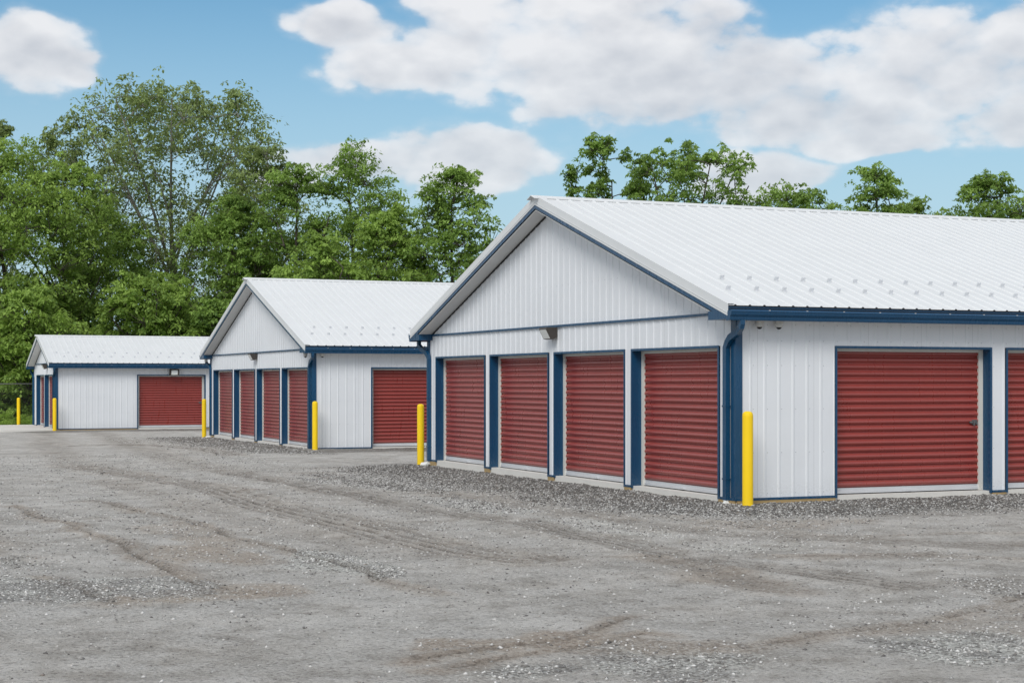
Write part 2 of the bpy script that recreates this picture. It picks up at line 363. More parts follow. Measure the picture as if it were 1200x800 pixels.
def ground_fields(x, y):
    wx = x + (fb(x*1.3+3, y*1.3)-.5)*.5; wy = y + (fb(x*1.1, y*1.1+9)-.5)*.6
    z = ground_base(x, y) + (fb(x*.45, y*.45)-.5)*.05*sstep(bdist(x, y), .2, 3)
    z = z + (fb(x*3.1, y*3.1)-.5)*.016 + ground_near(x, y)
    loose = np.zeros_like(x); dirt = np.zeros_like(x); damp = np.zeros_like(x); pale = np.zeros_like(x)
    brk = fb(x*4.2+31, y*2.3+7); brk2 = .5*fb(x*9+3, y*5+1) + .5*brk
    for pl, hw, dep, dk, di in TRACKS:
        d = pdist(wx, wy, pl); d0 = pdist(x + (wx-x)*.35, y + (wy-y)*.35, pl)
        w1 = .030+.07*hw; core = np.maximum(np.exp(-(d0/w1)**2), np.maximum(.75*np.exp(-((d0-hw*.6)/w1)**2), .6*np.exp(-((d0-hw*1.15)/w1)**2)) if hw > .1 else 0); wide = 1-sstep(d, hw*.8, hw*2.6+.12); rim = np.exp(-((d0-hw*1.5)/(hw*.3+.03))**2)
        z = z - dep*1.3*core + dep*.8*rim
        damp = np.maximum(damp, np.maximum(core*min(1, dk*1.6)*sstep(brk2, .25, .5), wide*dk*.25*sstep(brk, .3, .62))); dirt = np.maximum(dirt, wide*di*.8)
    pb = fb(x*2.6+5, y*1.6+11)
    for px, py, rx, ry, pa, lo, di in PATCH:
        q = 1-((wx-px)/rx)**2-((wy-py)/ry)**2; k = sstep(q + (pb-.5)*1.8, -.25, .55)
        loose = np.maximum(loose, k*lo); pale = np.maximum(pale, k*pa*sstep(brk, .3, .6)); dirt = np.maximum(dirt, k*di)
    bd = bdist(x, y); bd = bd + (fb(x*.9, y*.9+3)-.5)*1.5
    bank = 1-sstep(bd, 1.1, 2.7)
    loose = np.maximum(loose, bank*.95); damp = np.maximum(damp, bank*.55*sstep(fb(x*1.4, y*1.4), .15, .5)); dirt = dirt*(1-.6*bank)
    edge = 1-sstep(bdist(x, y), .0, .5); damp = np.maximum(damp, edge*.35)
    z = z + bank*.018*(fb(x*7, y*7)-.3)
    sc = sstep(fb(x*.8+50, y*.8), .55, .75); loose = np.maximum(loose, sc*.35)
    grass = sstep(y + (fb(x*.7, y*.7)-.5)*3, 53.6, 55.0)
    return z, loose, dirt, damp, pale, grass
def axis_pts(segs):
    out = [segs[0][0]]
    for a, b, s0, s1 in segs:
        x = a
        while x < b-1e-6:
            t = (x-a)/(b-a); x = min(b, x + s0*(s1/s0)**t); out.append(x)
    return np.array(out)
AA = axis_pts([(-60, 4, 6, .6), (4, 7.6, .5, .045), (7.6, 18, .045, .07), (18, 40, .07, .3), (40, 90, .3, 1.5), (90, 600, 2, 60)])
BB = np.concatenate([-axis_pts([(0, 5, .05, .06), (5, 11, .07, .15), (11, 30, .2, 1.2), (30, 400, 1.5, 50)])[::-1][:-1], axis_pts([(0, 5, .05, .06), (5, 11, .07, .15), (11, 30, .2, 1.2), (30, 400, 1.5, 50)])])
ga, gb = np.meshgrid(AA, BB, indexing='ij')
GX = CAM[0] + FWD[0]*ga + RGT[0]*gb; GY = CAM[1] + FWD[1]*ga + RGT[1]*gb
z, lo_, di_, da_, pa_, gr_ = ground_fields(GX, GY)
ni, nj = ga.shape
I = np.arange(ni*nj).reshape(ni, nj)
F = np.stack([I[:-1, :-1], I[:-1, 1:], I[1:, 1:], I[1:, :-1]], -1).reshape(-1, 4)[:, ::-1]
me = np_mesh('ground', np.stack([GX, GY, z], -1).reshape(-1, 3), F, M['ground'], dict(loose=lo_, dirt=di_, damp=da_, pale=pa_, grass=gr_), True)
tag(link('ground', me), kind='structure')

# loose stones lying on the yard
def scatter(n, xr, yr, keep):
    x = RNG.uniform(*xr, n); y = RNG.uniform(*yr, n); z, lo, di, da, pa, gr = ground_fields(x, y)
    k = (RNG.random(n) < keep(x, y, lo, pa)) & (bdist(x, y) > .02) & (gr < .5)
    return x[k], y[k], z[k], lo[k], pa[k], da[k]
OCT = np.array([(1,0,0),(0,1,0),(-1,0,0),(0,-1,0),(0,0,1),(0,0,-1)], float)
OF = np.array([(0,1,4),(1,2,4),(2,3,4),(3,0,4),(1,0,5),(2,1,5),(3,2,5),(0,3,5)])
def stones(parts):
    x, y, z, s, t = [np.concatenate([p[i] for p in parts]) for i in range(5)]
    n = len(x); a = RNG.uniform(0, 6.283, n); el_ = RNG.uniform(.55, 1.3, n)
    P = OCT[None] * np.stack([s*el_, s*RNG.uniform(.5, 1, n), s*RNG.uniform(.35, .7, n)], -1)[:, None, :]
    P = P * RNG.uniform(.7, 1.3, (n, 6, 1)); P[..., 0] += P[..., 2]*RNG.uniform(-.6, .6, (n, 1))
    X = P[..., 0]*np.cos(a)[:, None]-P[..., 1]*np.sin(a)[:, None]; Y = P[..., 0]*np.sin(a)[:, None]+P[..., 1]*np.cos(a)[:, None]
    V = np.stack([X + x[:, None], Y + y[:, None], P[..., 2] + (z + s*.12)[:, None]], -1)
    Fc = (OF[None] + (np.arange(n)*6)[:, None, None]).reshape(-1, 3)
    return np_mesh('gravel', V.reshape(-1, 3), Fc, M['stone'], dict(tint=np.repeat(t, 6)))
parts = []
def addst(n, xr, yr, keep, smin, smax, bias=0.0):
    x, y, z, lo, pa, da = scatter(n, xr, yr, keep); m = len(x)
    s = smin + (smax-smin)*RNG.random(m)**2.2
    t = np.where(RNG.random(m) < .50 + .28*pa - .18*da, .52 + .48*RNG.random(m), .02 + .34*RNG.random(m)) + bias; t = np.clip(t - .15*da, 0, 1)
    parts.append((x, y, z, s, t))
addst(80000, (-12.6, -1.0), (-11.8, -1.0), lambda x, y, lo, pa: .10*sstep(y, -10.5, -5.5) + .04 + .9*lo**1.2, .005, .019)
addst(40000, (-11, 10), (-4.5, 3), lambda x, y, lo, pa: .16 + .84*lo**1.2, .006, .021)
addst(40000, (-3.6, 0), (-2, 13.5), lambda x, y, lo, pa: lo**1.2, .008, .026, -.13)
addst(26000, (-2, 9), (-3, 0), lambda x, y, lo, pa: lo**1.2, .008, .026, -.13)
addst(46000, (-10, -2), (-1, 22), lambda x, y, lo, pa: .22 + .7*lo, .008, .024)
addst(9000, (-3, .3), (19, 36), lambda x, y, lo, pa: .1 + .9*lo, .012, .034)
tag(link('gravel', stones(parts)), 'loose grey crushed stone strewn over the yard', kind='stuff')

# ------------------------------------------------------------------ storage buildings
def rib_profile(a0, a1, first, h=.010, off=0.0):
    """(position, height) breakpoints of ribbed sheet between a0 and a1; ribs centred on first + k*R9"""
    pts = [(a0, None), (a1, None)]
    k = math.floor((a0-first)/R9)-1
    def hgt(p):
        r = (p-first) % R9; r = min(r, R9-r)
        if r < .012: return h
        if r < .024: return h*(1-(r-.012)/.012)
        return 0.0
    while first + k*R9 < a1 + R9:
        c_ = first + k*R9
        for d in (-.024, -.012, .012, .024):
            if a0 < c_+d < a1: pts.append((c_+d, None))
        k += 1
    ps = sorted(set(round(p[0], 5) for p in pts))
    return [(p, hgt(p)+off) for p in ps]

def siding(root, a0, a1, first, openings, zlo, ztop, place, m, name='wall_panel', width=4*R9):
    """upright ribbed sheets, each its own object; place(a, out, z)->xyz; openings: (b0, b1, ztop_open)"""
    a = a0
    edges = [a0]
    s = first + R9*.5
    while s < a1:
        if s > a0+.25: edges.append(s)
        s += width
    if a1-edges[-1] < .12: edges.pop()
    edges.append(a1)
    for e0, e1 in zip(edges[:-1], edges[1:]):
        cuts = [e0, e1] + [b for o in openings for b in o[:2] if e0 < b < e1]
        prof = rib_profile(e0+.0008, e1-.0008, first)
        xs = sorted(set([p for p, _ in prof] + [round(c, 5) for c in cuts[2:]]))
        dct = dict(prof)
        def H(p):
            if p in dct: return dct[p]
            for (p0, h0), (p1, h1) in zip(prof[:-1], prof[1:]):
                if p0 <= p <= p1: return h0 + (h1-h0)*(p-p0)/(p1-p0)
            return 0
        mb = MB()
        for p0, p1 in zip(xs[:-1], xs[1:]):
            mid = (p0+p1)/2; lo = zlo(p0), zlo(p1)
            for o in openings:
                if o[0] < mid < o[1]: lo = (o[2], o[2])
            t0, t1 = ztop(p0), ztop(p1)
            if t0 <= lo[0]+.001 and t1 <= lo[1]+.001: continue
            t0 = max(t0, lo[0]+1e-4); t1 = max(t1, lo[1]+1e-4)
            mb.add([place(p0, H(p0), lo[0]), place(p1, H(p1), lo[1]), place(p1, H(p1), t1), place(p0, H(p0), t0)], [(0, 1, 2, 3)])
        if mb.f: mb.build(name, m, root)

def curtain_mesh(width, z0, z1, period=.0985, amp=.021):
    """horizontally corrugated roll-up curtain in x 0..width, facing -y"""
    mb = MB(); n = int((z1-z0)/period*12); nx = 3
    prof = []
    for i in range(n+1):
        z = z0 + (z1-z0)*i/n; ph = ((z-z0)/period) % 1.0
        y = -amp*(2*abs(math.sin(math.pi*ph))**.85-1.0); prof.append((y, z))
    b = []
    for i in range(nx):
        x = width*i/(nx-1); b.append(len(mb.v)); mb.v += [(x, y, z) for y, z in prof]
    for i in range(nx-1):
        for k in range(len(prof)-1): mb.f.append((b[i]+k, b[i+1]+k, b[i+1]+k+1, b[i]+k+1))
    return mb.mesh('roll_up_door', M['red'], True)
DEP = .172; DOORW = 12*R9
_dm = {}
def door(root, Hd, tf, latch=True, DOORW=DOORW):
    """one roll-up door; local frame: x along the wall 0..DOORW, -y outward; tf=(x, y, rz)"""
    key = (Hd, DOORW)
    if key not in _dm:
        d = {}
        d['curtain'] = curtain_mesh(DOORW-.17, .085, Hd-.055)
        mb = MB(); Wc = DOORW-.17
        mb.prism([(-.022, .012), (-.022, .052), (-.014, .060), (-.014, .088), (.012, .088), (.012, .012)], 'x', 0, Wc)
        mb.box(Wc*.5-.05, Wc*.5+.05, -.045, -.0225, .018, .050)
        d['bottom_bar'] = mb.mesh('bottom_bar', M['galv'])
        mb = MB(); mb.box(0, .085, -.030, .0, .0, Hd-.05); mb.box(.072, .086, -.036, -.0303, .0, Hd-.05)
        d['door_guide'] = mb.mesh('door_guide', M['guide'])
        d['door_header'] = MB().box(0, DOORW-.052, -.030, .03, Hd-.075, Hd-.030).mesh('door_header', M['guide'])
        mb = MB(); mb.box(0, .10, -.008, 0, -.035, .035); mb.box(-.05, .075, -.022, -.0083, -.010, .012); mb.box(.012, .030, -.034, -.0223, -.05, .02)
        mb.box(.06, .095, -.020, -.0083, -.028, -.014)
        d['latch'] = mb.mesh('latch', M['steel'])
        # blue trim: wall-face J trim plus the return into the recess
        mb = MB(); t = .034; o = .026
        mb.box(0, t, -o, -.021, -.035, Hd); mb.box(DOORW-t, DOORW, -o, -.021, -.035, Hd)
        mb.box(t+.0006, DOORW-t-.0006, -o, -.021, Hd-t, Hd)
        mb.box(t-.008, t-.001, -.0205, DEP, -.035, Hd-t); mb.box(DOORW-t+.001, DOORW-t+.008, -.0205, DEP, -.035, Hd-t)
        mb.box(t+.002, DOORW-t-.002, -.0205, DEP, Hd-t+.002, Hd-t+.008)
        d['door_trim'] = mb.mesh('door_trim', M['blue'])
        _dm[key] = d
    d = _dm[key]
    x, y, rz = tf
    ca, sa = math.cos(rz), math.sin(rz)
    def P(lx, ly, lz=0.0): return (x + ca*lx - sa*ly, y + sa*lx + ca*ly, lz)
    c_ = link('roll_up_door', d['curtain'], root, P(.085, DEP+.004), rz)
    def sub(nm, lx, ly, lz=0.0, sx=1):
        o = link(nm, d[nm], c_); o.location = (lx-.085, ly-DEP-.004, lz); o.scale = (sx, 1, 1)
    sub('bottom_bar', .085, DEP+.0)
    sub('door_guide', .026+.0005, DEP-.0005); sub('door_guide', DOORW-.026-.0005, DEP-.0005, 0, -1)
    sub('door_header', .026, DEP-.002)
    if latch: sub('latch', DOORW-.225, DEP-.012, 1.0)
    link('door_trim', d['door_trim'], root, P(0, 0), rz)

def snow_guard_mesh():
    mb = MB(); mb.box(-.03, .03, -.06, .06, 0, .006)
    out = [(-.045,.012),(-.058,.05),(-.052,.082),(-.03,.094),(-.010,.086),(0,.072),(.010,.086),(.03,.094),(.052,.082),(.058,.05),(.045,.012),(.0,.0)]
    n = len(out)
    vs = [(x, -.012-.25*z*z+.35*x*x*4, z) for x, z in out] + [(x, -.004-.25*z*z+.35*x*x*4, z) for x, z in out]
    mb.add(vs, [tuple(range(n-1, -1, -1)), tuple(range(n, 2*n))] + [(i, (i+1) % n, (i+1) % n+n, i+n) for i in range(n)])
    mb.box(-.006, .006, -.003, .045, .0065, .045)
    return mb.mesh('snow_guard', M['plastic'])
SG = snow_guard_mesh()

def building(spec, label):
    ox, oy, oz = spec['o']; L, W = spec['L'], spec['W']; s = spec['slope']; zr = spec['zr']; Hd = spec['Hd']; zb = spec['zb']
    root = empty('storage_building', (ox, oy, oz)); tag(root, label, 'building', 'storage buildings')
    OE, OG = .25, .30
    zroof = lambda y: zr + s*(min(y, W-y)+OE)              # underside of the roof sheet
    zs = lambda y: zroof(y) - .226                         # sloped soffit
    EV = zr - .195                                          # level soffit at the eaves
    gd, sdr, fardoors = spec['gdoors'], spec['sdoors'], []
    # ---- foundation and treated skirt board
    MB().box(.003, L-.003, .003, W-.003, -.6, -.004).build('foundation_slab', M['concrete'], root)
    def runs(n, ds):
        e = [0] + [v for d in ds for v in d] + [n]; return [(e[i], e[i+1]) for i in range(0, len(e), 2)]
    for a, b in runs(L, sdr): MB().box(a+.004, b-.004, -.034, -.001, -.30, -.030).build('skirt_board', M['wood'], root); MB().box(a+.002, b-.002, -.040, -.0005, -.028, .004).build('base_trim', M['blue'], root)
    for a, b in runs(W, gd): MB().box(-.034, -.001, a+.004, b-.004, -.30, -.030).build('skirt_board', M['wood'], root); MB().box(-.040, -.0005, a+.002, b-.002, -.028, .004).build('base_trim', M['blue'], root)
    # ---- walls
    op_s = [(a, b, Hd-.004) for a, b in sdr]; op_g = [(a, b, Hd-.004) for a, b in gd]
    siding(root, .0, L, .2266, op_s, lambda p: .002, lambda p: EV+.02, lambda a, o, z: (a, -o, z), M['white'])
    siding(root, .0, W, spec['grib'], op_g, lambda p: .002, lambda p: min(zb+.004, zs(p)), lambda a, o, z: (-o, a, z), M['white'])
    siding(root, .0, W, spec['grib'], [], lambda p: zb+.02, zs, lambda a, o, z: (-o, a, z), M['white'], 'gable_panel')
    siding(root, .0, L, .2266, [], lambda p: .002, lambda p: EV+.02, lambda a, o, z: (a, W+o, z), M['white'], width=8*R9)
    siding(root, .0, W, spec['grib'], [], lambda p: .002, zs, lambda a, o, z: (L+o, a, z), M['white'], width=8*R9)
    # inner skins so no light leaks past ribs or doors
    mb = MB(); mb.box(.25, L-.25, .25, .27, 0, Hd+.3); mb.box(.25, .27, .275, W-.25, 0, Hd+.3); mb.box(.28, L-.25, W-.3, W-.28, 0, Hd+.3)
    mb.build('inner_lining', M['dark'], root)
    for a, b in sdr: door(root, Hd, (a, 0, 0))
    for a, b in gd: door(root, Hd, (0, b, -math.pi/2), latch=False, DOORW=b-a)
    # ---- corner trims
    for cx_, cy_, sx, sy in [(0, 0, -1, -1), (0, W, -1, 1), (L, 0, 1, -1), (L, W, 1, 1)]:
        mb = MB(); o = .024
        pr = [(sx*o, sy*o), (-sx*.085, sy*o), (-sx*.085, sy*.001), (sx*.001, sy*.001), (sx*.001, -sy*.10), (sx*o, -sy*.10)]
        mb.prism([(cx_+a, cy_+b) for a, b in pr], 'z', -.030, EV-.002); mb.build('corner_trim', M['blue'], root)
    # ---- band trim across the gable
    MB().box(-.034, -.0005, .02, W-.02, zb, zb+.036).build('gable_band', M['blue'], root)
    # ---- roof sheets, each 36 inch sheet its own object; ribs on spec rib offset
    RIBF = .045; sheets = []
    x = -OG+.01
    e = [x]; q = RIBF + R9*.5
    while q < L+OG-.2:
        if q > e[0]+.3: e.append(q)
        q += 4*R9
    e.append(L+OG-.01)
    HR = .014
    for side in (0, 1):
        Y = (lambda y: y) if side == 0 else (lambda y: W-y)
        for e0, e1 in zip(e[:-1], e[1:]):
            pr = rib_profile(e0+.0005, e1-.0005, RIBF, HR); mb = MB(); ye, yr = -OE-.035, W/2-.015
            for (p0, h0), (p1, h1) in zip(pr[:-1], pr[1:]):
                v = [(p0, Y(ye), zr+s*(ye+OE)+h0), (p1, Y(ye), zr+s*(ye+OE)+h1), (p1, Y(yr), zr+s*(yr+OE)+h1), (p0, Y(yr), zr+s*(yr+OE)+h0)]
                mb.add(v, [(0, 1, 2, 3)] if side == 0 else [(3, 2, 1, 0)])
            mb.build('roof_panel', M['roof'], root)
    # closure foam at the eave and below the ridge cap
    for side in (0, 1):
        Y = (lambda y: y) if side == 0 else (lambda y: W-y)
        for ya, yb, h in ((-OE-.031, -OE-.001, HR-.0015), (W/2-.15, W/2-.11, HR+.004)):
            mb = MB(); pr = rib_profile(-OG+.02, L+OG-.02, RIBF, HR)
            za, zb_ = zr+s*(ya+OE), zr+s*(yb+OE)
            if h > HR:
                mb.add([(-OG+.02, Y(ya), za-.01), (L+OG-.02, Y(ya), za-.01), (L+OG-.02, Y(ya), za+h-.006), (-OG+.02, Y(ya), za+h-.006)], [(0, 1, 2, 3)])
            else:
                for (p0, h0), (p1, h1) in zip(pr[:-1], pr[1:]):
                    mb.add([(p0, Y(ya), za-.012), (p1, Y(ya), za-.012), (p1, Y(ya), za+h1-.001), (p0, Y(ya), za+h0-.001)], [(0, 1, 2, 3)])
            mb.build('closure_strip', M['dark'], root)
    # roof deck core (keeps light out)
    mb = MB(); t = .02
    prof = [(-OE+.02, zr-t+.0), (W/2, zroof(W/2)-t), (W+OE-.02, zr-t), (W+OE-.02, zr-t-.03), (W/2, zroof(W/2)-t-.03), (-OE+.02, zr-t-.03)]
    mb.prism(prof, 'x', -OG+.03, L+OG-.03); mb.build('roof_deck', M['dark'], root)
    # ridge cap
    zt = zroof(W/2)+HR+.002; c_ = .165
    prof = [(W/2-c_, zt-s*c_-.010), (W/2-c_, zt-s*c_), (W/2-.012, zt-.002), (W/2, zt+.006), (W/2+.012, zt-.002), (W/2+c_, zt-s*c_), (W/2+c_, zt-s*c_-.010), (W/2+.02, zt-.014), (W/2, zt-.006), (W/2-.02, zt-.014)]
    MB().prism(prof, 'x', -OG-.085, L+OG+.05).build('ridge_cap', M['roof'], root)
    # ---- rake trims on both gables: white upper box, white drip, blue lower fascia
    for gx, sg in ((-OG, 1), (L+OG, -1)):
        for side in (0, 1):
            def slab(mb, t0, t1, xa, xb, y0=-OE-.03, y1=W/2):
                Y = (lambda y: y) if side == 0 else (lambda y: W-y)
                xa, xb = gx+sg*xa, gx+sg*xb
                pts = []
                for y in (y0, y1):
                    zz = zr+s*(y+OE)
                    pts += [(xa, Y(y), zz+t0), (xb, Y(y), zz+t0), (xb, Y(y), zz+t1), (xa, Y(y), zz+t1)]
                mb.add(pts, [(0,1,2,3),(7,6,5,4),(0,4,5,1),(1,5,6,2),(2,6,7,3),(3,7,4,0)])
            mb = MB(); slab(mb, -.100, HR+.006, -.004, .008); slab(mb, HR+.0065, HR+.010, -.004, .10); slab(mb, -.104, -.1005, -.010, .008)
            slab(mb, -.140, -.110, -.008, .010); mb.build('rake_trim', M['roof'], root)
            mb = MB(); slab(mb, -.203, -.1405, .0, .010); slab(mb, -.1095, -.1045, .002, .012, y0=-OE-.02); mb.build('rake_fascia', M['blue'], root)
            mb = MB(); slab(mb, -.236, -.226, .012, OG-.002, y0=.02); mb.build('soffit', M['soffit'], root)
            # boxed return at the eave corner
            Y = (lambda y: y) if side == 0 else (lambda y: W-y)
            xa, xb = (gx+sg*.003, gx+sg*OG-sg*.002)
            a = [(-OE, EV), (.245, EV), (.245, zr+s*(.245+OE)-.2365), (-OE, zr-.10)]
            vs = [(xa, Y(p), q_) for p, q_ in a] + [(xb, Y(p), q_) for p, q_ in a]
            MB().add(vs, [(0,1,2,3),(7,6,5,4),(0,4,5,1),(1,5,6,2),(2,6,7,3),(3,7,4,0)]).build('eave_return', M['blue'], root)
    # dark shadow gap strip where gable panels end under the soffit
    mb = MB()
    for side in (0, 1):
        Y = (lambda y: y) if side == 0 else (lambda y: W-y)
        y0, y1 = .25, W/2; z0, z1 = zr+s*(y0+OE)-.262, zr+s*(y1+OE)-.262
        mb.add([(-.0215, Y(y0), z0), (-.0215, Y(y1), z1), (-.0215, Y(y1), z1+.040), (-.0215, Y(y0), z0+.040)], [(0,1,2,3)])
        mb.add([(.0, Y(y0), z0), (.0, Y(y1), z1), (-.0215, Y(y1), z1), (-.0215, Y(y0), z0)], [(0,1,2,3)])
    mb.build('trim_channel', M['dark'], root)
    # ---- eaves: fascia, level soffit, gutter, downspouts
    for side in (0, 1):
        Y = (lambda y: y) if side == 0 else (lambda y: W-y)
        fx = lambda pr: [(Y(a), b) for a, b in pr]
        MB().prism(fx([(-OE, EV), (-OE, zr-.006), (-OE+.012, zr-.006), (-OE+.012, EV)]), 'x', -OG+.012, L+OG-.012).build('eave_fascia', M['blue'], root)
        MB().prism(fx([(-OE-.020, zr-.045), (-OE-.016, zr-.006), (-OE-.001, zr-.006), (-OE-.001, zr-.045)]), 'x', -OG+.001, L+OG-.001).build('drip_edge', M['blue'], root)
        MB().prism(fx([(-OE+.0125, EV+.004), (-.004, EV+.004), (-.004, EV+.012), (-OE+.0125, EV+.012)]), 'x', .0, L).build('eave_soffit', M['soffit'], root)
        gt, gb_ = zr-.085, EV-.018
        g_ = [(-OE-.002, gt), (-OE-.002, gb_), (-OE-.085, gb_), (-OE-.092, gb_+.018), (-OE-.096, gb_+.045), (-OE-.118, gb_+.075), (-OE-.128, gt-.014), (-OE-.134, gt-.008), (-OE-.117, gt+.011), (-OE-.110, gt),
              (-OE-.116, gt-.014), (-OE-.108, gb_+.079), (-OE-.088, gb_+.05), (-OE-.082, gb_+.006), (-OE-.006, gb_+.006), (-OE-.006, gt)]
        mb = MB(); mb.prism(fx(g_), 'x', -OG-.002, L+OG+.002, caps=False)
        cap = g_[:10]; n = len(cap)
        for xc in (-OG-.002, L+OG+.002):
            b0 = len(mb.v); mb.v += [(xc, Y(a), b) for a, b in cap]; mb.f.append(tuple(range(b0, b0+n)))
        mb.build('gutter', M['blue'], root)
        mb = MB(); x = .3
        while x < L+OG:
            mb.box(x-.012, x+.012, *sorted((Y(-OE-.128), Y(-OE-.02))), gt+.004, gt+.012); x += .6
        mb.build('gutter_strap', M['galv'], root)['kind'] = 'stuff'
        for xo, sx in ((-.10, -1), (L+.10, 1)):
            xw = -.055 if sx < 0 else L+.055
            P = [(xo, -OE-.05, gb_+.004), (xo, -OE-.05, gb_-.045), (xo, -OE-.035, gb_-.085), (xo*.6+xw*.4, -OE+.06, gb_-.15), (xw*.8+xo*.2, .04, gb_-.225), (xw, .135, gb_-.30), (xw, .17, gb_-.36), (xw, .17, gb_-.5), (xw, .17, -.03)]
            P = [Vector((a, Y(b), c2)) for a, b, c2 in P]
            hw, hd = .045, .033
            def ring(k, P=P):
                t = (P[min(k+1, len(P)-1)]-P[max(k-1, 0)]).normalized()
                xax = Vector((1, 0, 0)); yax = t.cross(xax).normalized(); xax = yax.cross(t).normalized()
                c0 = P[k]; return [c0+xax*hd+yax*hw, c0-xax*hd+yax*hw, c0-xax*hd-yax*hw, c0+xax*hd-yax*hw]
            dsp = MB().sweep(P, ring).build('downspout', M['blue'], root)
            Pb = [Vector((xw, Y(.17), -.028)), Vector((xw, Y(.17), -.065)), Vector((xw+sx*.03, Y(.13), -.10)), Vector((xw+sx*.10, Y(.03), -.115))]
            def ring2(k, P=Pb):
                t = (P[min(k+1, len(P)-1)]-P[max(k-1, 0)]).normalized(); up = Vector((0, 0, 1)) if abs(t.z) < .9 else Vector((1, 0, 0))
                a = t.cross(up).normalized(); b = a.cross(t).normalized()
                return [P[k] + a*.052*math.cos(q*math.pi/4) + b*.052*math.sin(q*math.pi/4) for q in range(8)]
            MB().sweep(Pb, ring2).build('drain_boot', M['pvc'], dsp)
            for zz in (.25, 1.25): MB().box(xw-.040, xw+.040, *sorted((Y(.118), Y(.222))), zz, zz+.022).build('pipe_strap', M['blue'], dsp)
    # ---- snow guards
    (u0, uy), (l0, ly) = spec['sg']
    for x0, y0 in ((u0, uy), (l0, ly)):
        x = x0; slope_a = math.atan(s)
        while x < L and x < spec['sgmax']:
            if x > -OG+.1:
                o = link('snow_guard', SG, root, (x, y0, zr+s*(y0+OE)+.001)); o.rotation_euler = (slope_a, 0, 0); o.scale = (.66, .75, .66)
            x += 2*R9
    # ---- screws
    mb = MB()
    def scr(c0, nrm, r=.0075, h=.006):
        n = Vector(nrm).normalized(); a = n.orthogonal().normalized(); b = n.cross(a); c0 = Vector(c0)
        vs = [c0 + a*r*math.cos(q*math.pi/3)+b*r*math.sin(q*math.pi/3) for q in range(6)] + [c0+n*h]
        mb.add(vs, [(0,1,6),(1,2,6),(2,3,6),(3,4,6),(4,5,6),(5,0,6)])
    k = 0; xm = min(L, spec['sgmax'])
    while k*R9 < xm:
        xr_ = RIBF + k*R9 + .045
        y = .12
        while y < W/2-.2:
            scr((xr_, y, zr+s*(y+OE)), (0, -s, 1)); y += .61
        xw_ = .2266 + k*R9 + .045
        if not any(a-.03 < xw_ < b+.03 for a, b in sdr):
            for zz in (.06, .62, 1.22, 1.82): scr((xw_, 0, zz), (0, -1, 0))
        scr((xw_, 0, EV-.06), (0, -1, 0)); scr((xw_, 0, Hd+.06), (0, -1, 0))
        k += 1
    k = 0
    while spec['grib']+k*R9+.05 < W:
        yg = spec['grib']+k*R9+.045
        for zz in (zb-.05, zb+.09, zb+.70, zb+1.3):
            if zz < zs(yg)-.05: scr((0, yg, zz), (-1, 0, 0))
        k += 1
    o = mb.build('screws', M['screw'], root); o['kind'] = 'stuff'
    # ---- gable flood light
    fl = spec['light_y']
    lm = MB(); zt_ = zb+.016
    prof = [(-.035, zt_-.02), (-.225, zt_-.02), (-.235, zt_-.055), (-.150, zt_-.215), (-.110, zt_-.225), (-.035, zt_-.19)]
    lm.prism(prof, 'y', fl-.15, fl+.15); lo = lm.build('wall_light', M['bronze'], root)
    n0 = Vector((-.232, 0, zt_-.062)); n1 = Vector((-.156, 0, zt_-.208)); nn = Vector((-.89, 0, -.46))*.004
    vs = []
    for yy in (fl-.125, fl+.125):
        vs += [(n0.x+nn.x, yy, n0.z+nn.z), (n1.x+nn.x, yy, n1.z+nn.z)]
    vs += [(v[0]+.012, v[1], v[2]+.006) for v in vs]
    MB().add(vs, [(0,1,3,2),(4,6,7,5),(0,4,5,1),(1,5,7,3),(3,7,6,2),(2,6,4,0)]).build('lens', M['lens'], lo)
    for (sx_) in spec.get('side_lights', []):
        lm = MB(); zt2 = EV-.045
        lm.prism([(-.024, zt2), (-.17, zt2), (-.185, zt2-.03), (-.16, zt2-.25), (-.024, zt2-.25)], 'x', sx_-.185, sx_+.185)
        lo = lm.build('wall_light', M['bronze'], root); lo['label'] = 'dark framed square flood light over the side door'
        MB().add([(sx_-.125, -.1875, zt2-.045), (sx_+.125, -.1875, zt2-.045), (sx_+.125, -.168, zt2-.225), (sx_-.125, -.168, zt2-.225),
                  (sx_-.125, -.170, zt2-.045), (sx_+.125, -.170, zt2-.045), (sx_+.125, -.150, zt2-.225), (sx_-.125, -.150, zt2-.225)],
                 [(0,3,2,1),(4,5,6,7),(0,1,5,4),(1,2,6,5),(2,3,7,6),(3,0,4,7)]).build('lens', M['lens'], lo)
    # ---- dome cameras under the eave
    for (cx_, cy_, top) in spec.get('cams', []):
        mb = MB(); n = 14
        pr = [(.052, 0), (.056, -.035), (.050, -.052), (.040, -.056)]
        for (r0, z0), (r1, z1) in zip(pr[:-1], pr[1:]):
            for q in range(n):
                a0, a1 = q*2*math.pi/n, (q+1)*2*math.pi/n
                mb.add([(r0*math.cos(a0), r0*math.sin(a0), z0), (r1*math.cos(a0), r1*math.sin(a0), z1), (r1*math.cos(a1), r1*math.sin(a1), z1), (r0*math.cos(a1), r0*math.sin(a1), z0)], [(0,1,2,3)])
        mb.box(-.045, .045, -.045, .045, 0, .042)
        co = mb.build('security_camera', M['camwhite'], root, (cx_, cy_, top), True)
        mb = MB()
